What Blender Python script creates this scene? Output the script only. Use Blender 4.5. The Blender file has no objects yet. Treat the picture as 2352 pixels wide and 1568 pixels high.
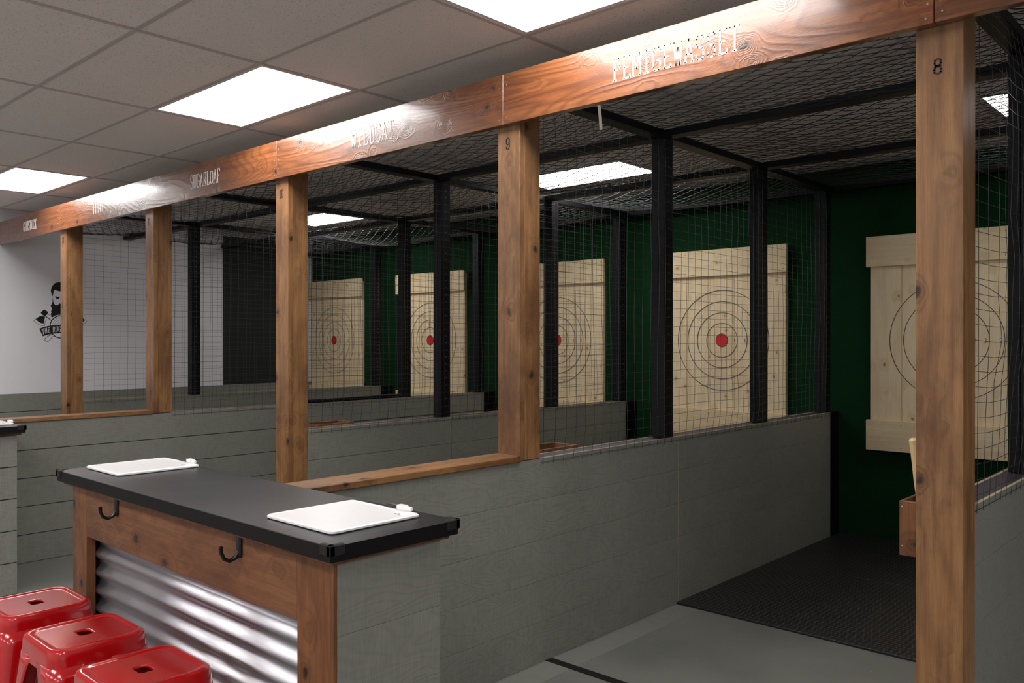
import bpy, bmesh, math, random
from mathutils import Vector, noise
random.seed(7)
S = bpy.context.scene
PI = math.pi

# ------------------------------------------------------------------ camera
cam = bpy.data.cameras.new('camera'); cam.sensor_width = 36.0; cam.lens = 1934.09/2352*36
cam.clip_start = 0.05; cam.clip_end = 60
cob = bpy.data.objects.new('camera', cam); S.collection.objects.link(cob)
cob.location = (0, 0, 1.538); cob.rotation_euler = (PI/2-0.0015, 0, 0.7435)
S.camera = cob
# ------------------------------------------------------------------ world, exposure
W = bpy.data.worlds.new('world'); S.world = W; W.use_nodes = True
W.node_tree.nodes['Background'].inputs[0].default_value = (0.8, 0.85, 1, 1)
W.node_tree.nodes['Background'].inputs[1].default_value = 0.02
S.view_settings.view_transform = 'Standard'; S.view_settings.look = 'None'
S.view_settings.gamma = 1; S.view_settings.exposure = 0.18; S.view_settings.use_curve_mapping = False
PANEL = 13.0          # strength of the ceiling light diffusers
try:
    S.cycles.max_bounces = 10; S.cycles.diffuse_bounces = 6
except Exception: pass

# ------------------------------------------------------------------ materials
def lin(r, g, b):
    f = lambda c: (c/255/12.92) if c/255 <= .04045 else ((c/255+.055)/1.055)**2.4
    return (f(r), f(g), f(b), 1)
class N:
    def __init__(s, name):
        s.m = bpy.data.materials.new(name); s.m.use_nodes = True; s.t = s.m.node_tree
        s.b = s.t.nodes['Principled BSDF']
    def n(s, typ, **k):
        x = s.t.nodes.new(typ)
        for a, v in k.items():
            if a[0] == 'i' and a[1:].isdigit(): s.set(x.inputs[int(a[1:])], v)
            elif a.startswith('I_'): s.set(x.inputs[a[2:].replace('_', ' ')], v)
            else: setattr(x, a, v)
        return x
    def set(s, sock, v):
        if isinstance(v, bpy.types.NodeSocket): s.t.links.new(v, sock)
        else: sock.default_value = v
    def math(s, op, a, b=0.0, c=None):
        x = s.n('ShaderNodeMath', operation=op); s.set(x.inputs[0], a); s.set(x.inputs[1], b)
        if c is not None: s.set(x.inputs[2], c)
        return x.outputs[0]
    def mix(s, f, a, b, mode='MIX'):
        x = s.n('ShaderNodeMix', data_type='RGBA', blend_type=mode)
        s.set(x.inputs[0], f); s.set(x.inputs[6], a); s.set(x.inputs[7], b); return x.outputs[2]
    def ramp(s, f, stops):
        x = s.n('ShaderNodeValToRGB'); s.set(x.inputs[0], f)
        e = x.color_ramp.elements
        while len(e) < len(stops): e.new(0.5)
        for q, (p, c) in zip(e, stops): q.position = p; q.color = c if len(c) == 4 else (*c, 1)
        return x.outputs[0]
    def noise(s, vec, scale, det=2, rough=.5, dist=0):
        x = s.n('ShaderNodeTexNoise'); s.set(x.inputs['Vector'], vec)
        x.inputs['Scale'].default_value = scale; x.inputs['Detail'].default_value = det
        x.inputs['Roughness'].default_value = rough; x.inputs['Distortion'].default_value = dist
        return x.outputs[0]
    def coords(s, scale=(1, 1, 1), rand=True):
        tc = s.n('ShaderNodeTexCoord').outputs['Object']
        if rand:
            r = s.n('ShaderNodeObjectInfo').outputs['Random']
            v = s.n('ShaderNodeCombineXYZ'); 
            for i, k in enumerate((37.0, 91.0, 53.0)): s.set(v.inputs[i], s.math('MULTIPLY', r, k))
            a = s.n('ShaderNodeVectorMath', operation='ADD'); s.set(a.inputs[0], tc); s.set(a.inputs[1], v.outputs[0]); tc = a.outputs[0]
        m = s.n('ShaderNodeVectorMath', operation='MULTIPLY'); s.set(m.inputs[0], tc); m.inputs[1].default_value = scale
        return m.outputs[0]
    def bump(s, h, strength=.3, dist=.005):
        x = s.n('ShaderNodeBump'); x.inputs['Strength'].default_value = strength; x.inputs['Distance'].default_value = dist
        s.set(x.inputs['Height'], h); s.t.links.new(x.outputs[0], s.b.inputs['Normal'])
    def fin(s, col=None, rough=.5, metal=0, coat=0, coat_rough=.1, spec=.5):
        if col is not None: s.set(s.b.inputs['Base Color'], col)
        s.set(s.b.inputs['Roughness'], rough); s.b.inputs['Metallic'].default_value = metal
        s.b.inputs['Coat Weight'].default_value = coat; s.b.inputs['Coat Roughness'].default_value = coat_rough
        s.b.inputs['Specular IOR Level'].default_value = spec
        return s.m

def plain(name, col, rough=.5, metal=0, coat=0, spec=.5, vary=.08, scale=30):
    k = N(name); n = k.noise(k.coords(), scale, 3)
    c = k.mix(n, tuple(x*(1-vary) for x in col[:3])+(1,), tuple(min(1, x*(1+vary)) for x in col[:3])+(1,))
    return k.fin(c, rough, metal, coat, spec=spec)

def wood(name, axis, light, mid, dark, knot, ring=17, rough=.38, bumpy=.25, coat=0.0, blotch=.78, knots=5.0, ringmix=.30, cr=.2, kr=1.0):
    """stained board; axis = grain direction"""
    k = N(name)
    st = {'X': (.16, 1, 1), 'Y': (1, .16, 1), 'Z': (1, 1, .16)}[axis]
    fi = {'X': (.035, 1, 1), 'Y': (1, .035, 1), 'Z': (1, 1, .035)}[axis]
    kn = {'X': (.42, 1, 1), 'Y': (1, .42, 1), 'Z': (1, 1, .42)}[axis]
    p = k.coords(st); n1 = k.noise(p, 2.6, 2, .4)
    kt = {'X': (.75, 1, 1), 'Y': (1, .75, 1), 'Z': (1, 1, .75)}[axis]
    wob = k.n('ShaderNodeTexNoise'); k.set(wob.inputs['Vector'], k.coords()); wob.inputs['Scale'].default_value = 22
    wv = k.n('ShaderNodeVectorMath', operation='MULTIPLY_ADD'); k.set(wv.inputs[0], wob.outputs['Color']); wv.inputs[1].default_value = (.025, .025, .025); k.set(wv.inputs[2], k.coords(kt))
    v = k.n('ShaderNodeTexVoronoi', feature='F1'); k.set(v.inputs['Vector'], wv.outputs[0]); v.inputs['Scale'].default_value = knots*2
    sc = k.n('ShaderNodeSeparateColor'); k.set(sc.inputs[0], v.outputs['Color'])
    far = k.math('MULTIPLY', k.math('LESS_THAN', sc.outputs[0], .6), 2.0)      # only about half of the cells hold a knot
    d = k.math('ADD', k.math('DIVIDE', v.outputs['Distance'], knots*2), far)      # metres from the knot
    kb = k.math('POWER', 2.718, k.math('MULTIPLY', k.math('MULTIPLY', d, d), -900.0))
    h = k.math('ADD', n1, k.math('MULTIPLY', kb, .17))
    rings = k.math('MULTIPLY_ADD', k.math('SINE', k.math('MULTIPLY', h, ring*6.28)), .5, .5)
    rings = k.math('POWER', rings, 2.2)
    fib = k.noise(k.coords(fi), 330, 4, .7)
    fib2 = k.noise(k.coords(fi), 40, 4, .65)
    blo = k.noise(k.coords(kn), 3.4, 6, .68)
    S2 = lambda f, lo, hi: k.ramp(f, [(lo, (0, 0, 0)), (hi, (1, 1, 1))])
    c = k.mix(S2(fib2, .35, .65), light, mid)
    c = k.mix(k.math('MULTIPLY', rings, ringmix), c, dark)
    c = k.mix(k.math('MULTIPLY', S2(blo, .47, .68), blotch), c, dark)
    c = k.mix(k.math('MULTIPLY', S2(fib, .42, .66), .30), c, dark)
    c = k.mix(k.math('MULTIPLY', S2(kb, .15, .9), .5), c, dark)
    c = k.mix(k.ramp(d, [(.010*kr, (1, 1, 1)), (.017*kr, (0, 0, 0))]), c, knot)
    hh = k.math('ADD', k.math('MULTIPLY', rings, .6), k.math('MULTIPLY', fib, .6))
    k.bump(hh, bumpy, .003)
    r = k.math('MULTIPLY_ADD', blo, .22, rough-.1)
    return k.fin(c, r, coat=coat, coat_rough=cr)

M = {}
WL, WM, WD, WK = lin(172, 128, 84), lin(142, 99, 62), lin(84, 54, 35), lin(44, 28, 19)
for a in 'XYZ':
    M['wood'+a] = wood('stained_pine_'+a, a, WL, WM, WD, WK)
M['beam'] = wood('header_pine', 'X', lin(152, 94, 52), lin(116, 64, 34), lin(70, 38, 24), lin(34, 19, 13), ring=38, rough=.30, bumpy=.30, blotch=.55, knots=4.6, ringmix=.42, coat=.75, cr=.16)
M['counterwood'] = wood('counter_pine_h', 'X', lin(138, 94, 60), lin(116, 74, 45), lin(72, 44, 28), lin(40, 24, 18), rough=.55, knots=6.0)
M['counterwoodz'] = wood('counter_pine_v', 'Z', lin(144, 96, 58), lin(118, 72, 40), lin(74, 44, 26), lin(40, 24, 18), rough=.55, knots=5.0)
M['target'] = wood('raw_spruce_z', 'Z', lin(242, 226, 192), lin(234, 213, 172), lin(208, 180, 136), lin(160, 118, 76), ring=8, rough=.6, bumpy=.08, blotch=.22, knots=5.0, kr=.7, ringmix=.3)
M['targetx'] = wood('raw_spruce_x', 'X', lin(240, 224, 188), lin(230, 208, 166), lin(206, 178, 134), lin(160, 118, 76), ring=8, rough=.6, bumpy=.08, blotch=.22, knots=5.0, kr=.7, ringmix=.3)
M['rawedge'] = plain('raw_edge', lin(186, 170, 140), .7)
M['handle'] = plain('hickory_handle', lin(226, 196, 146), .45)

def siding(name, base, along):
    k = N(name)
    sc = {'Y': (1, .25, 1), 'X': (.25, 1, 1)}[along]
    n = k.noise(k.coords(sc), 7, 2, .5)
    rings = k.math('POWER', k.math('MULTIPLY_ADD', k.math('SINE', k.math('MULTIPLY', n, 120)), .5, .5), 3.0)
    saw = k.noise(k.coords((1, 1, .05) if along == 'Y' else (1, 1, .05)), 260, 2, .6)
    blo = k.noise(k.coords(), 3, 4, .65)
    b = base
    lo = tuple(x*.80 for x in b[:3])+(1,); hi = tuple(x*1.12 for x in b[:3])+(1,)
    c = k.mix(blo, lo, hi)
    c = k.mix(k.math('MULTIPLY', rings, .20), c, tuple(x*.55 for x in b[:3])+(1,))
    c = k.mix(k.math('MULTIPLY', k.ramp(saw, [(.42, (0, 0, 0)), (.70, (1, 1, 1))]), .24), c, tuple(min(1, x*1.6) for x in b[:3])+(1,))
    sp = k.noise(k.coords(), 70, 1)
    c = k.mix(k.ramp(sp, [(.86, (0, 0, 0)), (.88, (1, 1, 1))]), c, lin(180, 178, 165))
    k.bump(k.math('ADD', k.math('MULTIPLY', saw, .5), rings), .18, .002)
    return k.fin(c, .62)
M['siding'] = siding('grey_siding', lin(131, 132, 124), 'Y')
M['groove'] = plain('siding_groove', lin(70, 70, 66), .8)
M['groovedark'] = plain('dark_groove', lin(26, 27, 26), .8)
M['black'] = plain('black_paint', lin(13, 12, 17), .5, vary=.2, spec=.22)
M['plate'] = plain('top_plate_paint', lin(58, 54, 68), .5)
M['wire'] = plain('galvanised_wire', (.10, .10, .105, 1), .38, metal=.85, vary=.2)
M['chain'] = plain('black_vinyl_wire', (.010, .010, .011, 1), .5, spec=.3)
k = N('black_laminate'); n = k.noise(k.coords(), 4, 4)
M['laminate'] = k.fin(k.mix(n, lin(30, 29, 33), lin(40, 38, 43)), k.math('MULTIPLY_ADD', n, .12, .3))
M['blackedge'] = plain('edge_banding', lin(12, 11, 13), .5, spec=.25)
M['rubberguard'] = plain('corner_rubber', lin(34, 30, 32), .6, spec=.3)
M['whiteplastic'] = plain('white_plastic', lin(250, 250, 251), .3, vary=.01)
M['whiteboard'] = plain('dry_erase_surface', lin(248, 248, 250), .3, vary=.01)
M['iron'] = plain('black_iron', lin(16, 15, 16), .3)
M['axehead'] = plain('axe_steel', (.35, .35, .36, 1), .35, metal=1)
M['red'] = plain('red_enamel', lin(190, 7, 16), .22, coat=.9, vary=.04)
M['redpaint'] = plain('bullseye_red', lin(214, 26, 34), .55)
M['pencil'] = plain('marker_line', lin(58, 54, 58), .7)
M['digit'] = plain('stencil_ink', lin(52, 40, 44), .6)
M['lettering'] = plain('white_lettering', lin(238, 236, 232), .45, vary=.02)
M['ink'] = plain('decal_black', lin(14, 14, 16), .5)
M['whitewall'] = plain('white_wall_paint', lin(232, 231, 236), .8, vary=.02, scale=5)
M['inkwhite'] = plain('decal_white', lin(230, 230, 234), .7, vary=.01)
M['screw'] = plain('screw_steel', (.7, .7, .72, 1), .3, metal=1)
M['paper'] = plain('masking_tape', lin(205, 200, 186), .7)
M['blacktape'] = plain('floor_tape', lin(16, 16, 18), .55)
M['gridbar'] = plain('ceiling_grid_metal', lin(200, 190, 188), .6, vary=.02)
M['fixture'] = plain('fixture_frame', lin(225, 225, 228), .4)
k = N('acoustic_tile'); a = k.noise(k.coords(), 160, 2, .7); b = k.noise(k.coords(), 2.5, 3)
c = k.mix(b, lin(240, 232, 229), lin(247, 239, 236)); c = k.mix(k.ramp(a, [(.30, (1, 1, 1)), (.40, (0, 0, 0))]), c, lin(160, 154, 152))
k.bump(a, .3, .002); M['tile'] = k.fin(c, .9)
k = N('light_diffuser'); k.fin(lin(240, 240, 240), .5)
k.b.inputs['Emission Color'].default_value = (1, .97, .95, 1); k.b.inputs['Emission Strength'].default_value = PANEL; M['emit'] = k.m
M['emitdim'] = k.m.copy(); M['emitdim'].node_tree.nodes['Principled BSDF'].inputs['Emission Strength'].default_value = PANEL*.45
k = N('artificial_turf'); a = k.noise(k.coords((1, 1, .7), False), 420, 2, .7); b = k.noise(k.coords((1, 1, 1), False), 5, 4, .6)
c = k.mix(a, lin(1, 22, 10), lin(11, 78, 36)); c = k.mix(k.math('MULTIPLY', b, .5), c, lin(1, 15, 7))
k.bump(a, .8, .006); M['turf'] = k.fin(c, .9, spec=.2)
k = N('dark_backing'); a = k.noise(k.coords(), 120, 3, .6)
M['darkpanel'] = k.fin(k.mix(a, lin(36, 40, 38), lin(52, 55, 52)), .85, spec=.2)
k = N('painted_concrete'); b = k.noise(k.coords((1, 1, 1), False), 1.6, 5, .62); g = k.noise(k.coords((1, 1, 1), False), 220, 2, .7)
c = k.mix(k.ramp(b, [(.3, (0, 0, 0)), (.7, (1, 1, 1))]), lin(112, 114, 109), lin(138, 137, 130)); c = k.mix(k.math('MULTIPLY', g, .3), c, lin(92, 94, 92))
sp = k.noise(k.coords((1, 1, 1), False), 45, 1); c = k.mix(k.ramp(sp, [(.79, (0, 0, 0)), (.81, (1, 1, 1))]), c, lin(190, 188, 180))
k.bump(g, .15, .002); M['floor'] = k.fin(c, k.math('MULTIPLY_ADD', b, .25, .38))
M['floorstrip'] = plain('worn_floor_paint', lin(132, 134, 128), .55, vary=.12, scale=14)
# rubber mat: raised bar tread
k = N('tread_rubber'); tc = k.coords((1, 1, 1), False)
sep = k.n('ShaderNodeSeparateXYZ'); k.set(sep.inputs[0], tc)
u = k.math('MULTIPLY', sep.outputs[0], 1/.030); v = k.math('MULTIPLY', sep.outputs[1], 1/.030)
chk = k.math('MODULO', k.math('ADD', k.math('FLOOR', u), k.math('FLOOR', v)), 2.0)
chk = k.math('ABSOLUTE', chk)
fu = k.math('ABSOLUTE', k.math('SUBTRACT', k.math('FRACT', u), .5)); fv = k.math('ABSOLUTE', k.math('SUBTRACT', k.math('FRACT', v), .5))
bu = k.math('MULTIPLY', k.math('LESS_THAN', fu, .16), k.math('LESS_THAN', fv, .42))
bv = k.math('MULTIPLY', k.math('LESS_THAN', fv, .16), k.math('LESS_THAN', fu, .42))
h = k.math('ADD', k.math('MULTIPLY', bu, chk), k.math('MULTIPLY', bv, k.math('SUBTRACT', 1.0, chk)))
du = k.noise(tc, 5, 4); c = k.mix(k.math('MULTIPLY', h, .6), lin(24, 23, 25), lin(88, 85, 90)); c = k.mix(k.ramp(du, [(.62, (0, 0, 0)), (.85, (.5, .5, .5))]), c, lin(84, 78, 76))
k.bump(h, 1.0, .006); M['mat'] = k.fin(c, .5)
k = N('corrugated_steel'); a = k.noise(k.coords((.6, 1, 1)), 60, 4, .7); b = k.noise(k.coords((.3, 1, 1)), 7, 3)
M['corr'] = k.fin(k.mix(b, (.46, .45, .49, 1), (.66, .65, .69, 1)), k.math('MULTIPLY_ADD', a, .20, .27), metal=1)

# ------------------------------------------------------------------ object helpers
C = S.collection
ORG = {}
def thing(name, label, cat, loc, group=None, kind=None):
    o = bpy.data.objects.new(name, None); C.objects.link(o); o.location = loc; o.empty_display_size = .1
    if label: o['label'] = label
    if cat: o['category'] = cat
    if group: o['group'] = group
    if kind: o['kind'] = kind
    ORG[o.name] = Vector(loc); return o
def tag(o, label=None, cat=None, group=None, kind=None):
    for a, v in (('label', label), ('category', cat), ('group', group), ('kind', kind)):
        if v: o[a] = v
    return o
def obj(name, geo, mat, parent=None, smooth=False):
    v, f = geo
    org = ORG[parent.name] if parent else Vector((0, 0, 0))
    me = bpy.data.meshes.new(name)
    me.from_pydata([(p[0]-org[0], p[1]-org[1], p[2]-org[2]) for p in v], [], f); me.update()
    if smooth:
        me.polygons.foreach_set('use_smooth', [True]*len(me.polygons)); me.set_sharp_from_angle(angle=math.radians(38))
    me.materials.append(M[mat] if isinstance(mat, str) else mat)
    o = bpy.data.objects.new(name, me); C.objects.link(o)
    if parent: o.parent = parent
    ORG[o.name] = org
    return o
def copy_tree(src, loc=None, parent=None):
    c = src.copy(); C.objects.link(c)
    if parent: c.parent = parent
    if loc is not None: c.location = loc; ORG[c.name] = Vector(loc)
    for ch in [o for o in src.children]: copy_tree(ch, None, c)
    return c
def join(*gs):
    V, F = [], []
    for v, f in gs:
        n = len(V); V += list(v); F += [tuple(i+n for i in q) for q in f]
    return V, F
def box(x0, x1, y0, y1, z0, z1, b=0.0):
    if b <= 0:
        v = [(x, y, z) for z in (z0, z1) for y in (y0, y1) for x in (x0, x1)]
        return v, [(0, 2, 3, 1), (4, 5, 7, 6), (0, 1, 5, 4), (2, 6, 7, 3), (0, 4, 6, 2), (1, 3, 7, 5)]
    bm = bmesh.new(); bmesh.ops.create_cube(bm, size=1)
    for q in bm.verts:
        q.co = Vector(((x0+x1)/2+q.co.x*(x1-x0), (y0+y1)/2+q.co.y*(y1-y0), (z0+z1)/2+q.co.z*(z1-z0)))
    bmesh.ops.bevel(bm, geom=bm.edges[:], offset=b, segments=1, affect='EDGES')
    bm.verts.index_update(); v = [tuple(q.co) for q in bm.verts]; f = [tuple(q.index for q in p.verts) for p in bm.faces]
    bm.free(); return v, f
def tube(paths, r, n=4, caps=True):
    V, F = [], []
    for path in paths:
        P = [Vector(p) for p in path]; base = len(V); up = None
        for i, p in enumerate(P):
            t = (P[min(i+1, len(P)-1)]-P[max(i-1, 0)]).normalized()
            if up is None or abs(up.dot(t)) > .95: up = Vector((0, 0, 1)) if abs(t.z) < .9 else Vector((1, 0, 0))
            a = t.cross(up).normalized(); b = a.cross(t).normalized(); up = b
            rr = r[i] if isinstance(r, (list, tuple)) else r
            for j in range(n):
                q = 2*PI*(j+.5)/n; w = p+a*math.cos(q)*rr+b*math.sin(q)*rr; V.append((w.x, w.y, w.z))
        for i in range(len(P)-1):
            for j in range(n):
                k0 = base+i*n+j; k1 = base+i*n+(j+1) % n; F.append((k0, k1, k1+n, k0+n))
        if caps: F.append(tuple(base+j for j in reversed(range(n)))); F.append(tuple(base+(len(P)-1)*n+j for j in range(n)))
    return V, F
def rrect(cx, cy, hx, hy, r, n=5):
    P = []
    for sx, sy, a0 in ((1, 1, 0), (-1, 1, 90), (-1, -1, 180), (1, -1, 270)):
        for i in range(n+1):
            a = math.radians(a0+90*i/n); P.append((cx+sx*(hx-r)+r*math.cos(a), cy+sy*(hy-r)+r*math.sin(a)))
    return P
def loft(rings, close_a=False, close_b=False):
    n = len(rings[0]); V = [p for q in rings for p in q]; F = []
    for i in range(len(rings)-1):
        for j in range(n): F.append((i*n+j, i*n+(j+1) % n, (i+1)*n+(j+1) % n, (i+1)*n+j))
    if close_a: F.append(tuple(reversed(range(n))))
    if close_b: F.append(tuple((len(rings)-1)*n+j for j in range(n)))
    return V, F
def disc_y(cx, y, cz, r, n=32, d=.001):
    A = [(cx+r*math.cos(2*PI*i/n), y, cz+r*math.sin(2*PI*i/n)) for i in range(n)]; B = [(p[0], y-d, p[2]) for p in A]
    return A+B, [tuple(range(n, 2*n))]+[(i, (i+1) % n, n+(i+1) % n, n+i) for i in range(n)]
def ring_y(cx, y, cz, r0, r1, n=56, d=.001, a0=0, a1=360):
    V, F = [], []
    for i in range(n+1):
        a = math.radians(a0+(a1-a0)*i/n)
        for r, yy in ((r0, y), (r1, y), (r1, y-d), (r0, y-d)): V.append((cx+r*math.cos(a), yy, cz+r*math.sin(a)))
    for i in range(n):
        for j in range(4): F.append((i*4+j, i*4+(j+1) % 4, i*4+4+(j+1) % 4, i*4+4+j))
    return V, F

# ------------------------------------------------------------------ room measures
XL, XR, YB, YF, ZC = -9.94, 4.3, -4.6, 6.72, 2.904
GX, GY, TX, TY = -3.737, 2.221, 1.2192, .6096
POST = {8: -.885, 9: -2.756, 10: -4.687, 11: -6.546, 12: -8.320}    # left side of each front post
PW, PD, YP = .140, .1455, 2.898
ZB0, ZB1 = 2.540, 2.775

# floor
fl = tag(obj('floor', box(XL, XR, YB, YF, -.1, 0), 'floor'), kind='structure')
tag(obj('trim_1', box(-2.605, -2.462, 1.75, 4.255, 0, .0008), 'floorstrip'), kind='structure')
# ceiling: grid of T bars with tiles and panels
x_lines = [GX+TX*i for i in range(-5, 8) if XL < GX+TX*i < XR]
y_lines = [GY+TY*i for i in range(-12, 9) if YB < GY+TY*i < YF]
ceil = tag(obj('ceiling', box(XL, XR, YB, YF, ZC+.06, ZC+.14), 'gridbar'), kind='structure')
for x in x_lines: obj('grid_bar', box(x-.012, x+.012, YB, YF, ZC-.001, ZC+.03), 'gridbar', ceil)
for y in y_lines: obj('grid_bar', box(XL, XR, y-.012, y+.012, ZC, ZC+.03), 'gridbar', ceil)
LIGHTS = [(-8.613, 2.221), (-4.956, 2.221), (-2.518, 2.221), (1.139, 2.221),
          (-8.613, 5.269), (-4.956, 5.269), (-1.299, 5.269), (2.358, 5.269),
          (-8.613, -.827), (-6.175, -.827), (-3.737, -.827), (-1.299, -.827), (1.139, -.827),  # lobby rows from here on are unseen, added to brighten lobby and ceiling
          (-8.613, -3.265), (-6.175, -3.265), (-3.737, -3.265), (-1.299, -3.265), (1.139, -3.265)]
lit = {(round((x-GX)/TX), round((y-GY)/TY)) for x, y in LIGHTS}
xs = [XL]+x_lines+[XR]; ys = [YB]+y_lines+[YF]
tcache = {}
for a in range(len(xs)-1):
    for b in range(len(ys)-1):
        i = round((xs[a+1]-GX)/TX)-1 if a < len(xs)-2 else round((xs[a]-GX)/TX)
        j = round((ys[b+1]-GY)/TY)-1 if b < len(ys)-2 else round((ys[b]-GY)/TY)
        if (i, j) in lit: continue
        w, l = xs[a+1]-xs[a], ys[b+1]-ys[b]
        key = (round(w, 3), round(l, 3))
        if key not in tcache:
            me = bpy.data.meshes.new('ceiling_tile'); g = box(.006, w-.006, .006, l-.006, 0, .018, .002)
            me.from_pydata(g[0], [], g[1]); me.materials.append(M['tile']); tcache[key] = me
        o = bpy.data.objects.new('ceiling_tile', tcache[key]); C.objects.link(o); o.parent = ceil
        o.location = (xs[a], ys[b], ZC+.004+random.uniform(-.0005, .0008))
LL = {0: 'leftmost lit ceiling panel over the lobby, partly cut by the left frame edge', 1: 'large lit ceiling panel in the upper middle, left of the header beam',
      2: 'lit ceiling panel cut off by the top edge of the picture', 4: 'lit ceiling panel seen through roof mesh, right of the post numbered 10',
      5: 'lit ceiling panel above the roof mesh, right of the post numbered 9', 6: 'corner of a lit ceiling panel at the right frame edge, beyond the post numbered 8'}
HID = {3: 'ceiling panel above the lobby, right of the picture', 7: 'ceiling panel above the cages, right of the picture'}
for q, (x, y) in enumerate(LIGHTS):
    g = None if q in LL else 'ceiling lights outside the picture'
    t = thing('ceiling_light', LL.get(q, 'added unseen ceiling light panel outside the picture'), 'light', (x+TX/2, y+TY/2, ZC), g)
    fr = join(box(x+.013, x+TX-.013, y+.013, y+.034, ZC+.001, ZC+.035), box(x+.013, x+TX-.013, y+TY-.034, y+TY-.013, ZC+.001, ZC+.035),
              box(x+.013, x+.034, y+.034, y+TY-.034, ZC+.001, ZC+.035), box(x+TX-.034, x+TX-.013, y+.034, y+TY-.034, ZC+.001, ZC+.035))
    obj('frame', fr, 'fixture', t)
    obj('diffuser', box(x+.034, x+TX-.034, y+.034, y+TY-.034, ZC+.004, ZC+.012), 'emitdim' if q in (6, 7) else 'emit', t)

# walls
wl = tag(obj('wall_left', box(XL-.12, XL, YB, YF, 0, ZC+.06), 'whitewall'), kind='structure')
wb = tag(obj('wall_back', box(XL-.12, XR+.12, YF, YF+.12, 0, ZC+.06), 'turf'), kind='structure')
tag(obj('wall_right', box(XR, XR+.12, YB, YF, 0, ZC+.06), 'whitewall'), kind='structure')
tag(obj('wall_front', box(XL-.12, XR+.12, YB-.12, YB, 0, ZC+.06), 'whitewall'), kind='structure')
# wainscot boards on the left wall
ws = tag(obj('trim_2', box(XL, XL+.006, YB, YF, 0, .965), 'groovedark'), kind='structure')
H5 = .1945
for r in range(5):
    y = YB+(.6 if r % 2 else 0); cuts = [YB]+[YB+.6*(r % 2)+2.44*i for i in range(1, 5)]+[YF-.001]
    for a, b in zip(cuts, cuts[1:]):
        if b-a > .05: obj('plank', box(XL+.006, XL+.018, a+.001, b-.001, r*H5+.003, (r+1)*H5-.003, .001), 'siding', ws)
# dark backing panel at the deep end of the left wall
tag(obj('backing_panel', box(XL+.0008, XL+.013, 5.385, 6.630, .975, 2.86, .002), 'darkpanel'), 'dark charcoal sheet covering the deep end of the white left wall', 'panel')

# ------------------------------------------------------------------ front posts
def stroke(pts, t, T):
    """flat strokes on a wall plane; T maps (u, v, depth) to 3D"""
    gs = []
    for (a, b) in zip(pts, pts[1:]):
        dx, dy = b[0]-a[0], b[1]-a[1]; L = math.hypot(dx, dy) or 1; nx, ny = -dy/L*t/2, dx/L*t/2; ex, ey = dx/L*t*.35, dy/L*t*.35
        q = [(a[0]-ex+nx, a[1]-ey+ny), (a[0]-ex-nx, a[1]-ey-ny), (b[0]+ex-nx, b[1]+ey-ny), (b[0]+ex+nx, b[1]+ey+ny)]
        V = [T(u, v, 0) for u, v in q]+[T(u, v, 1) for u, v in q]
        gs.append((V, [(4, 5, 6, 7), (0, 1, 5, 4), (1, 2, 6, 5), (2, 3, 7, 6), (3, 0, 4, 7)]))
    return join(*gs)
O8 = [(.2, .06), (.05, .25), (.05, .75), (.2, .94), (.8, .94), (.95, .75), (.95, .25), (.8, .06), (.2, .06)]
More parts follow.
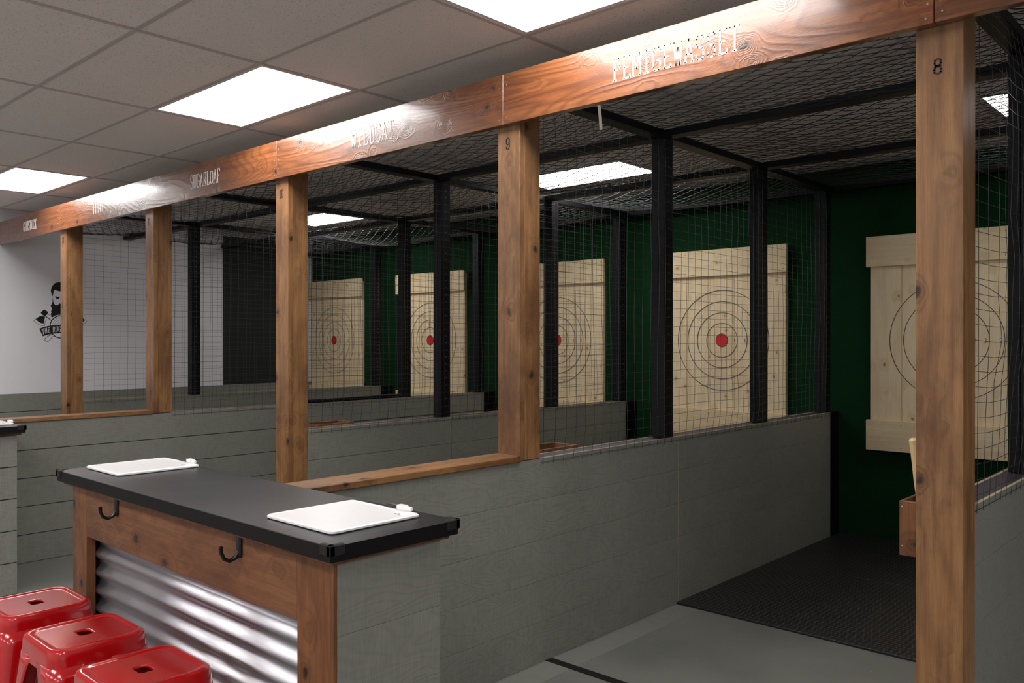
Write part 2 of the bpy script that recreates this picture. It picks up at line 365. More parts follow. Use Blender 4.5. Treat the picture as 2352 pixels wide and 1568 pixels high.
G = {
 'P': [[(.2, 0), (.2, 1)], [(.2, 1), (.75, 1), (.9, .85), (.9, .65), (.75, .5), (.2, .5)], [(0, 0), (.42, 0)]],
 'E': [[(.2, 0), (.2, 1)], [(.1, 1), (.9, 1), (.9, .86)], [(.2, .5), (.65, .5)], [(.1, 0), (.9, 0), (.9, .14)]],
 'M': [[(.08, 0), (.08, 1)], [(.92, 1), (.92, 0)], [(.12, 1), (.5, .3), (.88, 1)], [(-.02, 0), (.2, 0)], [(.8, 0), (1.02, 0)]],
 'I': [[(.5, 0), (.5, 1)], [(.2, 0), (.8, 0)], [(.2, 1), (.8, 1)]],
 'G': [[(.9, .78), (.9, .88), (.75, 1), (.25, 1), (.1, .85), (.1, .15), (.25, 0), (.75, 0), (.9, .12), (.9, .45), (.55, .45)]],
 'W': [[(.05, 1), (.27, 0), (.5, .75), (.73, 0), (.95, 1)], [(-.08, 1), (.2, 1)], [(.8, 1), (1.08, 1)]],
 'A': [[(.08, 0), (.5, 1), (.92, 0)], [(.25, .35), (.75, .35)], [(-.05, 0), (.22, 0)], [(.78, 0), (1.05, 0)]],
 'S': [[(.88, .8), (.88, .9), (.75, 1), (.25, 1), (.12, .88), (.12, .65), (.25, .54), (.75, .46), (.88, .35), (.88, .12), (.75, 0), (.25, 0), (.12, .1), (.12, .2)]],
 'T': [[(.5, 0), (.5, 1)], [(0, .85), (0, 1), (1, 1), (1, .85)], [(.3, 0), (.7, 0)]],
 'U': [[(.12, 1), (.12, .12), (.28, 0), (.72, 0), (.88, .12), (.88, 1)], [(0, 1), (.28, 1)], [(.72, 1), (1, 1)]],
 'N': [[(.12, 0), (.12, 1), (.88, 0), (.88, 1)], [(0, 0), (.28, 0)], [(.72, 1), (1, 1)]],
 'O': [O8], 'C': [[(.9, .75), (.9, .88), (.75, 1), (.25, 1), (.1, .85), (.1, .15), (.25, 0), (.75, 0), (.9, .12), (.9, .25)]],
 'K': [[(.15, 0), (.15, 1)], [(.9, 1), (.2, .45)], [(.4, .6), (.92, 0)], [(.02, 0), (.3, 0)], [(.75, 0), (1.02, 0)]],
 'R': [[(.2, 0), (.2, 1)], [(.2, 1), (.72, 1), (.88, .85), (.88, .65), (.72, .5), (.2, .5)], [(.5, .5), (.92, 0)], [(.05, 0), (.35, 0)]],
 'L': [[(.2, 0), (.2, 1)], [(.05, 1), (.4, 1)], [(.1, 0), (.9, 0), (.9, .18)]],
 'F': [[(.2, 0), (.2, 1)], [(.1, 1), (.9, 1), (.9, .84)], [(.2, .52), (.65, .52)], [(.05, 0), (.38, 0)]],
 'D': [[(.2, 0), (.2, 1), (.7, 1), (.9, .82), (.9, .18), (.7, 0), (.2, 0)]],
 'H': [[(.15, 0), (.15, 1)], [(.85, 0), (.85, 1)], [(.15, .5), (.85, .5)]],
 '8': [[(.42, .52), (.22, .56), (.1, .7), (.12, .88), (.4, 1)], [(.6, 1), (.88, .88), (.9, .7), (.78, .56), (.58, .52)],
       [(.42, .5), (.18, .44), (.04, .28), (.08, .1), (.4, 0)], [(.6, 0), (.92, .1), (.96, .28), (.82, .44), (.58, .5)]],
 '9': [[(.42, .42), (.15, .5), (.08, .72), (.18, .93), (.42, 1)], [(.58, 1), (.85, .93), (.93, .7), (.93, .3), (.8, .08), (.58, 0)], [(.42, 0), (.15, .06), (.1, .2)], [(.58, .42), (.88, .52)]],
 '1': [[(.5, .05), (.5, 1)], [(.5, 1), (.25, .85)], [(.25, 0), (.42, 0)], [(.58, 0), (.75, 0)]],
 '0': [[(.42, 0), (.15, .1), (.08, .35), (.08, .65), (.15, .9), (.42, 1)], [(.58, 1), (.85, .9), (.92, .65), (.92, .35), (.85, .1), (.58, 0)]],
 '2': [[(.1, .72), (.15, .92), (.42, 1)], [(.58, 1), (.85, .92), (.9, .7), (.1, .05)], [(.1, .04), (.9, .04), (.9, .2)]],
 '3': [[(.1, .85), (.4, 1), (.8, .9), (.8, .65), (.4, .52), (.85, .4), (.85, .12), (.5, 0), (.1, .1)]],
 '4': [[(.7, 0), (.7, 1), (.1, .35), (.95, .35)]],
 '|': [[(.5, 0), (.5, 1)]],
}
def text_y(s, x0, x1, z0, z1, y, t, d=.0012, fill=.78):
    """letters on a plane facing -Y, reading towards +X"""
    p = (x1-x0)/len(s); gs = []
    for i, ch in enumerate(s):
        for pl in G[ch]:
            gs.append(stroke([((x0+p*i+p*(1-fill)/2+u*p*fill), z0+v*(z1-z0)) for u, v in pl], t, lambda u, v, k: (u, y-k*d, v)))
    return join(*gs)
NUMZ = {8: (2.388, 2.436), 9: (2.434, 2.486), 10: (2.428, 2.478), 11: (2.43, 2.48), 12: (2.43, 2.48)}
PLAB = {8: 'tall brown stained timber post stencilled 8, nearest to the camera', 9: 'brown stained timber post stencilled 9, standing on the end of a capped half wall',
        10: 'brown stained timber post stencilled 10, rising behind the black countertop', 11: 'brown timber post stencilled 11 with two dark knots, behind the far half wall cap',
        12: 'farthest brown timber post stencilled 12, in front of the lumberjack wall decal'}
for nme, x in POST.items():
    z0 = .9765 if nme in (9, 11) else 0
    t = thing('timber_post', PLAB[nme], 'post', (x+PW/2, YP+PD/2, z0), 'numbered timber posts along the cage front')
    obj('front_board', box(x, x+PW, YP, YP+.037, z0, 2.772, .002), 'woodZ', t)
    obj('core_board', box(x+.001, x+PW-.0015, YP+.0375, YP+PD, z0, 2.772, .002), 'woodZ', t)
    s = str(nme); w = .019*len(s)+.008; cx = x+PW/2-.005; a, b = NUMZ[nme]
    obj('number', text_y(s, cx-w/2, cx+w/2, a, b, YP, .0055, fill=.85), 'digit', t)

# ------------------------------------------------------------------ header beam
YH = 2.860
hb = thing('header_beam', 'long brown varnished timber header beam with white lettering, resting across all numbered posts', 'beam', (-4.3, YH, ZB0))
jx = [XL+.002, POST[12]+.07, POST[10]+.07, POST[9]+.07, POST[8]+.065, 1.6]
words = [('GUNSTOCK', -9.197, -8.831), ('|||||', -7.479, -7.24), ('SUGARLOAF', -5.739, -5.313), ('WILDCAT', -3.855, -3.475), ('PEMIGEWASSET', -2.064, -1.483)]
for q, (a, b) in enumerate(zip(jx, jx[1:])):
    bd = obj('board', box(a+.0012, b-.0012, YH, YH+.0375, ZB0, ZB1, .002), 'beam', hb)
    for w, u0, u1 in words:
        if a < u0 < b: obj('lettering', text_y(w, u0, u1, 2.612, 2.702, YH, .0072, .0012, fill=.80), 'lettering', bd)
    for e, sg in ((a, 1), (b, -1)):
        if e < -9 or e > 1: continue
        for zz in (2.565, 2.605, 2.655, 2.715):
            xx = e+sg*(.018+random.uniform(0, .008)); z = zz+random.uniform(-.008, .008)
            obj('screw', disc_y(xx, YH, z, .0032, 8, .0008), 'screw', bd)

# ------------------------------------------------------------------ partitions
PX = {n: x+PW-.003 for n, x in POST.items()}   # face towards the camera side
PTH = .114
def bulge(a, b, s):
    return .011*noise.noise(Vector((a*1.1+s, b*1.3, s*2.1)))+.004*noise.noise(Vector((a*6+s, b*6, s)))
def weld_mesh(x, y0, y1, z0, z1, seed, amp=1.0, holes=()):
    paths = []
    def P(y, z):
        e = min(1, (y-y0)/.15, (y1-y)/.15)*min(1, max(0, (z-z0)/.12), max(0, (z1-z)/.2))
        yy = y; 
        for c in (4.185, 5.40): e = min(e, abs(y-c)/.12)
        e = max(0, e)
        return (x+amp*e*(.012+bulge(y, z, seed)*1.6), yy+.006*noise.noise(Vector((y*2, z*2, seed))), z+.008*amp*e*noise.noise(Vector((y*1.5, z*1.5, seed+9))))
    z = z0+.01
    while z < z1: 
        n = int((y1-y0)/.13)+1; paths.append([P(y0+(y1-y0)*i/n, z) for i in range(n+1)]); z += .0508
    y = y0+.02
    while y < y1:
        n = int((z1-z0)/.15)+1; paths.append([P(y, z0+(z1-z0)*i/n) for i in range(n+1)]); y += .0762
    return tube(paths, .00105, 4, False)
PLB = {8: 'grey sided half wall with black framed wire mesh, right of the post numbered 8',
       9: 'grey sided half wall with black framed wire mesh, running back from the post numbered 9',
       10: 'grey sided half wall with black framed wire mesh, running back from the post numbered 10',
       11: 'grey sided half wall with black framed wire mesh, running back from the post numbered 11',
       12: 'farthest grey half wall with wire mesh, in front of the white left wall'}
for n in (8, 9, 10, 11, 12):
    xf = PX[n]; xb = xf-PTH; top = {8: .998, 9: .974, 10: .970, 11: .972, 12: .980}[n]
    ys0 = 1.72 if n in (9, 11) else YP+PD+.003
    t = thing('partition_wall', PLB[n], 'partition', ((xf+xb)/2, (ys0+6.52)/2, 0), 'partitions between the throwing lanes')
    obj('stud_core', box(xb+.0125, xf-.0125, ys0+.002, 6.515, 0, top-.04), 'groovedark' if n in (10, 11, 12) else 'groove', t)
    obj('top_plate', box(xb+.012, xf-.012, (YP+PD+.003), 6.517, top-.04, top-.0015), 'plate', t)
    cuts = [ys0, 4.288, 6.52]
    if ys0 < 2: cuts = [ys0, 4.288-2.438, 4.288, 6.52]
    hh = top/5
    gap = .0026 if n in (11, 12) else (.0012 if n == 10 else .0006)
    for a, b in zip(cuts, cuts[1:]):
        for r in range(5):
            obj('plank', box(xf-.012, xf, a+.0012, b-.0012, r*hh+gap, (r+1)*hh-(gap if r < 4 else 0), .0010), 'siding', t)
            obj('plank', box(xb, xb+.012, a+.0012, b-.0012, r*hh+gap, (r+1)*hh-(gap if r < 4 else 0), .0010), 'siding', t)
    if n == 9: obj('joint_strip', box(xf-.0118, xf+.0004, 4.2866, 4.2894, .004, top), 'rawedge', t)
    y1 = YP+PD+.003
    obj('raw_edge', box(xf-.0115, xf-.0003, y1, 6.518, top, top+.002), 'rawedge', t); obj('raw_edge', box(xb+.0003, xb+.0115, y1, 6.518, top, top+.002), 'rawedge', t)
    if n == 11: obj('bottom_rail', box(xb+.02, xf-.002, 4.232, 5.393, top+.0022, top+.036, .002), 'black', t)
    if n in (9, 11):
        obj('wall_cap', box(xb-.03, xf+.012, ys0-.002, YP-.001, top+.0003, top+.028, .003), 'woodY', t)
    # end board of the half wall
    obj('end_board', box(xb+.001, xf-.001, ys0-.004, ys0+.0015, 0, top-.001), 'siding', t)
    obj('end_filler', box(xb+.012, xf-.012, 6.5215, 6.7185, 0.0005, top-.001, .002), 'black', t)  # black filler added so the gap behind the partition stays dark
    cx = xf-.045
    for yc in {8: (3.95, 5.40, 6.478), 10: (4.23, 5.49, 6.478), 11: (4.185, 5.44, 6.478), 12: (4.14, 5.40, 6.478)}.get(n, (4.185, 5.395, 6.478)):
        p = obj('post', box(cx-.0445, cx-.0005, yc-.0445, yc+.0445, top+.0025, 2.70, .002), 'black', t)
        obj('post_stud', box(cx+.0005, cx+.0445, yc-.0445, yc+.0445, top+.0025, 2.70, .002), 'black', p)
        st = []
        z = top+.04
        while z < 2.66:
            st.append(box(cx+.0445, cx+.0457, yc-.006, yc+.004, z, z+.0016)); z += .0508*1.0
        tag(obj('staples', join(*st), 'screw', p), kind='stuff')
    obj('top_rail', box(cx-.0445, cx+.0445, YP+PD+.002, 6.655, 2.7005, 2.742, .002), 'black', t)
    me = tag(obj('wire_mesh', weld_mesh(cx+.047, YP+PD+.004, 6.50, top+.002-.03, 2.705, n*3.7, 2.2 if n == 8 else 1.2), 'wire', t), kind='stuff')
# cross beams under the roof mesh
spans = [(12, XL+.004, PX[12]-.0895), (11, PX[12]-.0005, PX[11]-.0895), (10, PX[11]-.0005, PX[10]-.0895), (9, PX[10]-.0005, PX[9]-.0895), (8, PX[9]-.0005, PX[8]-.0895), (7, PX[8]-.0005, 1.4)]
WH = {12: 'between the left wall and the post numbered 12', 11: 'between the posts numbered 12 and 11', 10: 'between the posts numbered 11 and 10', 9: 'between the posts numbered 10 and 9', 8: 'between the posts numbered 9 and 8', 7: 'right of the post numbered 8'}
for (n, a, b) in spans:
    for yc, wd in ((4.185, 'nearer'), (5.40, 'middle'), (6.60, 'rear')):
        t = tag(obj('cross_beam', box(a, b, yc-.0445, yc+.0445, 2.703, 2.743, .002), 'black'), '%s black cross beam under the roof mesh %s' % (wd, WH[n]), 'beam', 'black cross beams under the roof mesh')
    # chain link roof sheet
    x0, x1 = a-.03 if n != 12 else a+.01, b+.03
    pitch = .074; q = .037; nx = int((x1-x0)/pitch); ny = int((6.66-2.945)/q); paths = []
    sag = {12: .09, 11: .11, 10: .11, 9: .07, 8: .05, 7: .07}[n]
    def zz(x, y):
        u = (x-x0)/(x1-x0)
        for lo, hi in ((2.90, 4.185), (4.185, 5.40), (5.40, 6.66)):
            if lo <= y <= hi: v = (y-lo)/(hi-lo)
        if y > 6.66: v = 1
        span = 1.0 if y < 5.4 else 1.25
        f = (math.sin(PI*min(1, max(0, u)))**.7)*(math.sin(PI*min(1, max(0, v)))**.8 if 0 < v < 1 else 0)
        return 2.7475-sag*span*f+.0*x+.006*noise.noise(Vector((x*2, y*2, n)))*f+.003*(1-f)
    for i in range(nx+1):
        xc = x0+(x1-x0)*i/nx if nx else x0; P = []
        for j in range(ny+1):
            for m in range(3):
                y = 2.945+q*(j+m/3); a = math.cos(PI*(j+m/3)+(PI if i % 2 else 0)); a = math.copysign(abs(a)**.8, a)
                x = min(max(xc+a*pitch*.54, x0), x1)
                P.append((x, y, zz(x, min(y, 6.66))+.0026*math.sin(PI*(j+m/3)*.5+i)))
        paths.append(P)
    tag(obj('chain_link_roof', tube(paths, .0022, 4, False), 'chain'), 'black chain link netting laid over the roof frame %s' % WH[n], 'netting', 'chain link roof nets')

# tangled loose wire and hanging strip
pts = []
for i in range(140):
    a = i*.55; pts.append((-3.95+.0009*i+.025*math.cos(a), 2.99+.03*math.sin(a*1.1), 2.722+.014*math.sin(a*.7)))
tag(obj('loose_wire_coil', tube([pts], .0016, 4), 'chain'), 'small tangle of loose black wire under the header beam above the lettering', 'wire')
sv = [(-2.560, 3.43, 2.735), (-2.555, 3.43, 2.70), (-2.552, 3.432, 2.66), (-2.550, 3.436, 2.60)]
sg = ([(x-.008, y, z) for x, y, z in sv]+[(x+.008, y+.003, z) for x, y, z in sv]+[(x-.008, y+.0012, z) for x, y, z in sv]+[(x+.008, y+.0042, z) for x, y, z in sv],
      [f for i in range(3) for f in ((i, i+1, 4+i+1, 4+i), (8+i, 12+i, 12+i+1, 8+i+1), (i, 8+i, 8+i+1, i+1), (4+i, 4+i+1, 12+i+1, 12+i))])
tag(obj('tape_strip', sg, 'paper'), 'short pale strip of tape hanging from the black top rail near the post numbered 9', 'tape')

# ------------------------------------------------------------------ targets
TL = {'A': 'farthest wooden axe target board, right of the post numbered 10', 'B': 'wooden axe target board crossed by two black posts, centre bullseye showing',
      'C': 'wooden axe target board right of the post numbered 9, centre behind black post', 'D': 'wooden axe target board with red bullseye seen whole through the mesh, middle right',
      'E': 'wooden axe target board partly hidden behind the post numbered 8'}
for key, cx in (('A', -9.330), ('B', -7.453), ('C', -5.512), ('D', -3.641), ('E', -1.787)):
    t = thing('target_board', TL[key], 'target', (cx, 6.70, .694), 'axe throwing targets on the green wall')
    w = .2345 if key != 'A' else .228
    hw = .606 if key != 'A' else .588
    for i in range(5):
        x0 = cx-2.5*w+i*w; pr = random.uniform(0, .003)
        obj('plank', box(x0+.0012, x0+w-.0012, 6.678-pr, 6.7165, .74, 2.30, .0025), 'target', t)
    for a, b in ((2.102, 2.335), (.694, .926)):
        m = (a+b)/2
        obj('rail', box(cx-hw, cx+hw, 6.643, 6.6745, a, b, .003), 'targetx', t)
        sc = [disc_y(cx-.58+i*.232+dx, 6.643, a+dz, .0035, 8, .0006) for i in range(6) for dx, dz in ((0, .03), (.0, .2))]
        tag(obj('screws', join(*sc), 'pencil', t), kind='stuff')
    bx = {'A': -9.368}.get(key, cx); zc = 1.538; yy = 6.6745
    for r in (.1485, .241, .338, .438):
        obj('ring', ring_y(bx, yy, zc, r-.0022, r+.0022, 64, .0012), 'pencil', t)
    obj('bullseye', disc_y(bx, yy, zc, .056, 32, .0016), 'redpaint', t)
    obj('bullseye_outline', ring_y(bx, yy, zc, .055, .059, 32, .002), 'pencil', t)
    for q, r in (('4', .1485), ('3', .241), ('2', .338)):
        obj('zone_number', text_y(q, bx+r-.035, bx+r-.015, zc-.02, zc+.015, yy, .003, .001, fill=.8), 'pencil', t)

# ------------------------------------------------------------------ wall decal
def DT(zx, zy, k=0):   # decal design units to the left wall
    return (XL+.0006+.0008*k, 3.192+(zx-155)/1150*.546, 2.174-(zy-190)/1245*.654)
def poly(pts, k0, k1, mirror=False):
    gs = []
    for m in ((False, True) if mirror else (False,)):
        P = [(1460-x, y) for x, y in pts][::-1] if m else pts
        n = len(P); V = [DT(x, y, k1) for x, y in P]+[DT(x, y, k0) for x, y in P]
        gs.append((V, [tuple(reversed(range(n)))]+[(i, (i+1) % n, n+(i+1) % n, n+i) for i in range(n)]))
    return join(*gs)
dc = thing('wall_decal', 'black bearded man logo with crossed axes and banner on the white wall', 'decal', (XL, 3.465, 1.52))
hair = [(730, 185), (690, 187), (640, 195), (595, 215), (560, 255), (530, 300), (515, 370), (530, 440), (552, 490), (565, 440), (575, 385), (585, 345), (640, 362), (730, 378)]
beard = [(730, 640), (712, 628), (695, 632), (675, 655), (640, 668), (610, 662), (585, 640), (568, 600), (553, 500), (550, 620), (525, 660), (505, 690), (522, 692), (512, 712), (535, 720), (540, 760), (515, 810), (530, 820), (508, 870), (525, 880), (515, 900), (540, 930), (600, 890), (660, 872), (730, 865)]
obj('hair', poly(hair, 0, 1, True), 'ink', dc)
obj('brow', poly([(597, 480), (625, 488), (655, 494), (705, 488), (712, 500), (695, 515), (690, 530), (662, 541), (612, 522), (628, 510)], 0, 1, True), 'ink', dc)
obj('beard', poly(beard, 0, 1, True), 'ink', dc)
circ = lambda r, n=40: [(730+r*math.cos(2*PI*i/n), 1120+r*math.sin(2*PI*i/n)) for i in range(n)]
obj('log_disc', poly(circ(244), 0, 1.2), 'ink', dc); obj('log_face', poly(circ(224), 0, 1.5), 'inkwhite', dc)
for r in (185, 145, 100, 55):
    obj('log_ring', stroke([DT(730+r*math.cos(a), 1120+r*math.sin(a))[1:3] for a in [PI*(1.0+.02*i+.1*(r % 2)) for i in range(0, 40, 3)]], .0022, lambda u, v, k: (XL+.0016+.0004*k, u, v)), 'ink', dc)
for mm in (0, 1):
    mf = lambda P: [(1460-x, y) for x, y in P][::-1] if mm else P
    obj('axe_blade', poly(mf([(195, 968), (240, 930), (288, 903), (340, 900), (395, 912), (380, 980), (365, 1055), (310, 1048), (250, 1018)]), 0, 1), 'ink', dc)
    obj('axe_poll', poly(mf([(300, 838), (330, 800), (375, 765), (462, 818), (440, 860), (400, 905), (340, 880)]), 0, 1), 'ink', dc)
ed = [(155, 1000), (190, 1030), (250, 1075), (310, 1098), (382, 1105), (388, 1060), (400, 990)]
gs = []
for m in (0, 1):
    f = lambda x: 1460-x if m else x
    gs.append(stroke([DT(f(x), y)[1:3] for x, y in ed], .0035, lambda u, v, k: (XL+.0008+.0006*k, u, v)))
    gs.append(stroke([DT(f(x), y)[1:3] for x, y in [(155, 1000), (200, 960)]], .0035, lambda u, v, k: (XL+.0008+.0006*k, u, v)))
    gs.append(stroke([DT(f(x), y)[1:3] for x, y in [(405, 905), (520, 985)]], .008, lambda u, v, k: (XL+.0008+.0006*k, u, v)))
    gs.append(stroke([DT(f(x), y)[1:3] for x, y in [(445, 855), (530, 905)]], .0035, lambda u, v, k: (XL+.0008+.0006*k, u, v)))
    gs.append(stroke([DT(f(x), y)[1:3] for x, y in [(545, 1275), (430, 1330), (385, 1375), (395, 1415), (450, 1432), (490, 1400), (530, 1350), (600, 1300)]], .005, lambda u, v, k: (XL+.0008+.0006*k, u, v)))
tag(obj('axe_outline', join(*gs), 'ink', dc), kind='stuff')
ban = [(270, 1165), (380, 1122), (500, 1098), (620, 1084), (730, 1080), (840, 1084), (960, 1098), (1080, 1122), (1190, 1165), (1115, 1320), (1010, 1285), (900, 1262), (730, 1250), (560, 1262), (450, 1285), (345, 1320)]
obj('banner', poly(ban, 0, 2.2), 'ink', dc)
gs = []
for ch, cx_, cy_, rot in (('T', 352, 1222, .30), ('H', 412, 1203, .24), ('E', 474, 1190, .2), ('R', 578, 1175, .12), ('U', 640, 1168, .08), ('G', 702, 1165, .02)):
    for pl in G[ch]:
        pp = []
        for u, v in pl:
            a, b = (u-.5)*46, (.5-v)*104
            pp.append(DT(cx_+a*math.cos(rot)+b*math.sin(rot)*.4, cy_-a*math.sin(rot)+b)[1:3])
        gs.append(stroke(pp, .0062, lambda u, v, k: (XL+.0024+.0008*k, u, v)))
obj('banner_lettering', join(*gs), 'inkwhite', dc)

# ------------------------------------------------------------------ mats, tape
for a, b, lb in ((4.262, 5.492, 'near black rubber tread mat on the floor between the half walls'), (5.496, 6.712, 'far black rubber tread mat against the green wall')):
    tag(obj('rubber_mat', box(PX[9]+.004, PX[8]-PTH-.004, a, b, .0003, .013, .003), 'mat'), lb, 'mat', 'rubber mats in the open lane')
tag(obj('floor_tape', box(PX[9]+.002, PX[8]-PTH-.002, 3.082, 3.132, .0009, .0015), 'blacktape'), 'straight black tape foul line across the lane floor', 'tape')

# ------------------------------------------------------------------ axe boxes
def axe_box(x1, y0, lab, zt=.956, w=.175, l=.30):
    x0 = x1-w; z0 = zt-.198
    t = thing('axe_box', lab, 'box', ((x0+x1)/2, y0+l/2, z0), 'wooden axe boxes on the half walls')
    obj('front_board', box(x0, x1, y0, y0+.018, z0, zt, .0015), 'counterwoodz', t)
    obj('back_board', box(x0, x1, y0+l-.018, y0+l, z0, zt, .0015), 'counterwoodz', t)
    obj('side_board', box(x0, x0+.012, y0+.0185, y0+l-.0185, z0, zt, .0015), 'counterwood', t)
    obj('side_board', box(x1-.018, x1-.0005, y0+.0185, y0+l-.0185, z0, zt, .0015), 'counterwood', t)
    obj('bottom_board', box(x0+.0185, x1-.0185, y0+.0185, y0+l-.0185, z0+.001, z0+.017), 'counterwood', t)
    for z in (z0+.035, zt-.02): obj('screw', disc_y(x0+.01, y0, z, .0028, 8, .0007), 'screw', t)
    return t
axe_box(PX[8]-PTH-.001, 3.215, 'brown wooden axe box beside the post numbered 8', .954)
axe_box(PX[9]-PTH-.001, 3.19, 'wooden axe box rim peeking over the half wall by the post numbered 9', .990)
axe_box(PX[10]-PTH-.001, 3.19, 'wooden axe box rim peeking over the farther half wall, right of the post numbered 10', .985)
t = thing('throwing_axe', 'axe standing head down in the box by the post numbered 8, pale handle showing', 'axe', (-.98, 3.32, .776))
obj('handle', tube([[(-.975, 3.34, .80), (-.997, 3.335, .90), (-1.010, 3.325, 1.02), (-1.016, 3.315, 1.12), (-1.020, 3.308, 1.168), (-1.0205, 3.307, 1.174)]], [.012, .012, .0125, .0135, .014, .009], 12), 'handle', t, True)
obj('axe_head', join(box(-.985, -.958, 3.31, 3.365, .785, .825, .003), ([(-.982, 3.31, .79), (-.962, 3.31, .79), (-.982, 3.31, .82), (-.962, 3.31, .82), (-.972, 3.252, .777), (-.972, 3.252, .84)], [(0, 1, 4), (2, 5, 3), (0, 4, 5, 2), (1, 3, 5, 4)])), 'axehead', t)

# ------------------------------------------------------------------ bar counters
def counter(ox, oy, lab, n, grooves):
    X0, X1, Y0, Y1, Z = -3.608+ox, -1.763+ox, 1.245+oy, 1.685+oy, 1.02
    bx0, bx1, by0, by1 = X0+.062, X1-.038, Y0+.035, Y1-.035
    t = thing('bar_counter', lab, 'counter', ((X0+X1)/2, (Y0+Y1)/2, 0), 'drink counters in the lobby')
    obj('countertop', box(X0, X1, Y0, Y1, Z-.042, Z, .0015), 'laminate', t)
    obj('edge_band', join(box(X0-.0012, X1+.0012, Y0-.0012, Y0-.0001, Z-.0415, Z-.0012), box(X1+.0001, X1+.0013, Y0, Y1, Z-.0415, Z-.0012), box(X0-.0013, X0-.0001, Y0, Y1, Z-.0415, Z-.0012)), 'blackedge', t)
    obj('underlayment', box(X0+.018, X1-.018, Y0+.016, Y1-.016, Z-.054, Z-.0425, .001), 'counterwood', t)
    # moulded corner guards
    for sx, sy, gx, gy in ((-1, -1, X0, Y0), (1, -1, X1, Y0), (1, 1, X1, Y1), (-1, 1, X0, Y1)):
        s = .042
        a = box(min(gx+sx*.006, gx-sx*s), max(gx+sx*.006, gx-sx*s), min(gy+sy*.006, gy-sy*.012), max(gy+sy*.006, gy-sy*.012), Z-.026, Z+.0035, .003)
        b = box(min(gx+sx*.006, gx-sx*.012), max(gx+sx*.006, gx-sx*.012), min(gy+sy*.006, gy-sy*s), max(gy+sy*.006, gy-sy*s), Z-.026, Z+.0035, .003)
        obj('corner_guard', join(a, b), 'rubberguard', t)
    zt = Z-.0545
    # front frame
    sl, sr = .135, .165
    obj('stile', box(bx0, bx0+sl, by0, by0+.036, .0, zt, .002), 'counterwoodz', t)
    obj('stile', box(bx1-sr, bx1-.012, by0, by0+.036, .0, zt, .002), 'counterwoodz', t)
    obj('rail', box(bx0+sl+.0008, bx1-sr-.0008, by0+.0005, by0+.036, zt-.185, zt, .002), 'counterwood', t)
    obj('rail', box(bx0+sl+.0008, bx1-sr-.0008, by0+.0005, by0+.036, .0, .14, .002), 'counterwood', t)
    # corrugated sheet
    V, F = [], []; zz0, zz1 = .10, zt-.165; nn = 170; per = .0700
    for i in range(nn+1):
        z = zz0+(zz1-zz0)*i/nn; d = .0105*math.cos(2*PI*(z-(.705+.0))/per)
        for x in (bx0+sl-.01, bx1-sr+.01): V.append((x, by0+.047-d, z))
    for i in range(nn): F.append((2*i, 2*i+1, 2*i+3, 2*i+2))
    co = obj('corrugated_sheet', (V, F), 'corr', t, True)
    md = co.modifiers.new('solid', 'SOLIDIFY'); md.thickness = .0008; md.offset = 1
    obj('sheet_screw', disc_y(bx1-sr-.30, by0+.0385, .683, .005, 10, .002), 'screw', co)
    # carcass and ends
    obj('carcass', box(bx0+.012, bx1-.0125, by0+.062, by1, 0.001, zt-.001), 'groove', t)
    obj('end_core', box(bx1-.0123, bx1-.009, by0+.003, by1, 0, zt-.001), 'groovedark', t)
    rows = 5; hh = zt/rows
    for r in range(rows):
        g = .003 if grooves else .0004
        obj('end_plank', box(bx1-.0088, bx1+.002, by0+.012, by1, r*hh+g, (r+1)*hh-g, .0008), 'siding', t)
    obj('end_trim', box(bx1-.0118, bx1+.0015, by0+.0005, by0+.0112, 0, zt, .001), 'counterwoodz', t)
    for r in range(rows): obj('end_plank', box(bx0, bx0+.0115, by0+.037, by1, r*hh+.002, (r+1)*hh-.002, .0008), 'siding', t)
    for hx in (-3.125, -2.262):
        hx += ox; y = by0; z = .935
        h = obj('coat_hook', loft([[(hx+px*1.0, y-.0002-dd, z+pz) for px, pz in rr] for rr, dd in ((rrect(0, .0, .013, .036, .0128, 5), 0), (rrect(0, .0, .013, .036, .0128, 5), .005), (rrect(0, .0, .008, .030, .0078, 5), .009))], False, True), 'iron', t, True)
        obj('hook_arm', tube([[(hx, y-.004, z-.018), (hx-.002, y-.016, z-.034), (hx-.004, y-.032, z-.040), (hx-.006, y-.048, z-.032), (hx-.007, y-.056, z-.014), (hx-.007, y-.057, z-.002)]], [.008, .007, .006, .006, .006, .007], 8), 'iron', h, True)
        obj('hook_tip', tube([[(hx-.007, y-.057, z-.002), (hx-.007, y-.057, z+.003), (hx-.007, y-.057, z+.007)]], [.005, .0075, .003], 8), 'iron', h, True)
    return t
counter(0, 0, 'bar counter with black top, brown timber frame and corrugated metal front, in the foreground', 0, False)
counter(-3.862, .075, 'far bar counter with black top and grey planked end, cut by the left frame edge', 1, True)

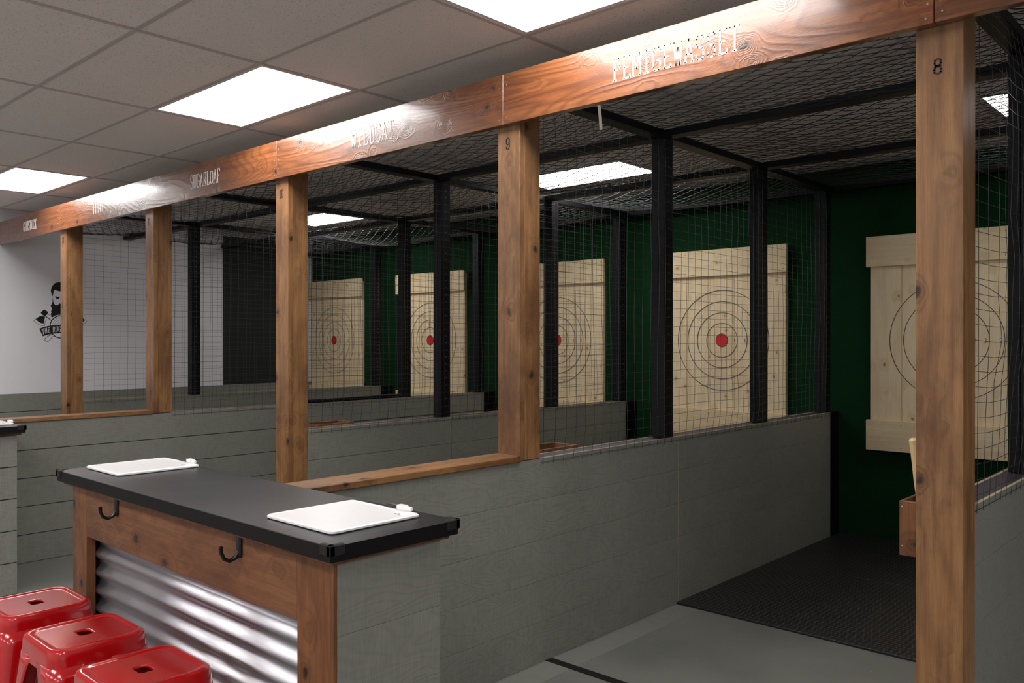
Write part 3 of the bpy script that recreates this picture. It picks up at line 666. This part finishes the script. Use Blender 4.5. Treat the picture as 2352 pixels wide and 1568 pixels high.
# ------------------------------------------------------------------ dry erase tablets
def tablet(x0, x1, y0, y1, lab, Z=1.0202):
    t = thing('whiteboard_tablet', lab, 'whiteboard', ((x0+x1)/2, (y0+y1)/2, Z), 'small whiteboards lying on the counters')
    cx, cy, hx, hy = (x0+x1)/2, (y0+y1)/2, (x1-x0)/2, (y1-y0)/2
    R = lambda i, z, r=.016: [(x, y, Z+z) for x, y in rrect(cx, cy, hx-i, hy-i, max(.004, r-i*.5), 5)]
    obj('frame', loft([R(.004, 0), R(0, .003), R(0, .008), R(.004, .0115), R(.010, .012), R(.014, .0095)], True, True), 'whiteplastic', t, True)
    obj('writing_surface', loft([R(.0145, .0094), R(.0145, .0100)], False, True), 'whiteboard', t)
    m = obj('marker', tube([[(x1-.155, y1-.001, Z+.0175), (x1-.150, y1-.001, Z+.0175), (x1-.095, y1-.001, Z+.0175)]], [.004, .0065, .0065], 10), 'iron', t, True)
    obj('marker_cap', tube([[(x1-.0949, y1-.001, Z+.0175), (x1-.045, y1-.001, Z+.0175), (x1-.040, y1-.001, Z+.0175)]], [.0078, .0078, .005], 10), 'whiteplastic', m, True)
    obj('clip', join(box(x1-.100, x1-.065, y1-.012, y1+.010, Z+.0122, Z+.0262, .003)), 'whiteplastic', t)
    g = []
    for i, (dx, dy, w_) in enumerate(((-.052, -.05, .006), (-.044, -.05, .0035), (-.060, -.048, .0035), (-.050, -.041, .004), (-.036, -.052, .0025))):
        g.append(box(x1+dx-w_, x1+dx+w_, y1+dy-.003, y1+dy+.003, Z+.0100, Z+.0103))
    obj('printed_mark', join(*g), plain('grey_print', lin(150, 165, 165), .6), t)
    return t
tablet(-2.190, -1.862, 1.318, 1.632, 'white dry erase tablet on the near end of the foreground counter')
tablet(-3.575, -3.262, 1.338, 1.668, 'white dry erase tablet on the far end of the foreground counter')
tablet(-6.06, -5.735, 1.41, 1.735, 'white dry erase tablet on the far counter, cut by the left frame edge')

# ------------------------------------------------------------------ stools
def stool(cx, cy, lab):
    Z = .615; t = thing('metal_stool', lab, 'stool', (cx, cy, 0), 'red metal stools at the foreground counter')
    H = .146
    def R(h, z, r=.05, n=6): return [(x, y, z) for x, y in rrect(cx, cy, h, h, r, n)]
    hole = lambda z, s=1.0: [(x, y, z) for x, y in rrect(cx, cy, .028*s, .021*s, .009*s, 6)]
    seat = [hole(Z-.010, .97), hole(Z-.007, .98), hole(Z-.0045, 1.03), hole(Z-.0040, 1.08), hole(Z-.0040, 1.2), R(H-.040, Z-.0040, .030), R(H-.034, Z-.0040, .032), R(H-.030, Z-.004, .034), R(H-.024, Z-.003, .038), R(H-.020, Z, .040), R(H-.010, Z, .046), R(H-.003, Z-.004, .049), R(H, Z-.012, .05), R(H+.001, Z-.030, .05), R(H+.004, Z-.068, .051), R(H+.0025, Z-.070, .051), R(H+.001, Z-.068, .05)]
    seat = [[p for p in r] for r in seat]
    obj('seat', loft(seat), 'red', t, True)
    def leg(k):
        rows = []; nz = 12
        for i in range(nz+1):
            f = i/nz; z = Z-.050-(Z-.050-.018)*f; a = H+.003+(.200-H)*f; w = .030+(.100-.030)*(1-f)**1.15 if f > .0 else .125
            if f < .1: w = .125-(.125-.098)*(f/.1)
            r = .046-.024*f; w = max(w, r+.008)
            P = [(a-w, a), (a-(w+r)/2, a)]
            for q in range(7): an = PI/2-PI/2*q/6; P.append((a-r+r*math.cos(an), a-r+r*math.sin(an)))
            P += [(a, a-(w+r)/2), (a, a-w)]
            c, s = math.cos(k*PI/2), math.sin(k*PI/2)
            rows.append([(cx+c*x-s*y, cy+s*x+c*y, z) for x, y in P])
        n = len(rows[0]); V = [p for r in rows for p in r]
        F = [(i*n+j, i*n+j+1, (i+1)*n+j+1, (i+1)*n+j) for i in range(nz) for j in range(n-1)]
        return V, F
    for k in range(4):
        o = obj('leg', leg(k), 'red', t, True)
        md = o.modifiers.new('solid', 'SOLIDIFY'); md.thickness = .002; md.offset = -1
        a = .195; x, y = {0: (a, a), 1: (-a, a), 2: (-a, -a), 3: (a, -a)}[k]
        obj('foot', box(cx+x-.016, cx+x+.012, cy+y-.016, cy+y+.012, .0005, .022, .004) if x > 0 and y > 0 else box(cx+x-.013, cx+x+.013, cy+y-.013, cy+y+.013, .0005, .022, .004), 'rubberguard', o)
    zb = .21; a = .180
    for k, (p, q) in enumerate((((-a, -a), (a, a)), ((-a, a), (a, -a)))):
        obj('brace', tube([[(cx+p[0], cy+p[1], zb+.012*k), (cx+q[0], cy+q[1], zb+.012*k)]], .007, 8), 'red', t, True)
    return t
stool(-3.262, 1.055, 'red metal stool farthest left, cut by the left frame edge')
stool(-2.812, 1.050, 'middle red metal stool of three in front of the corrugated metal')
stool(-2.375, 1.045, 'nearest red metal stool at the bottom edge of the picture')
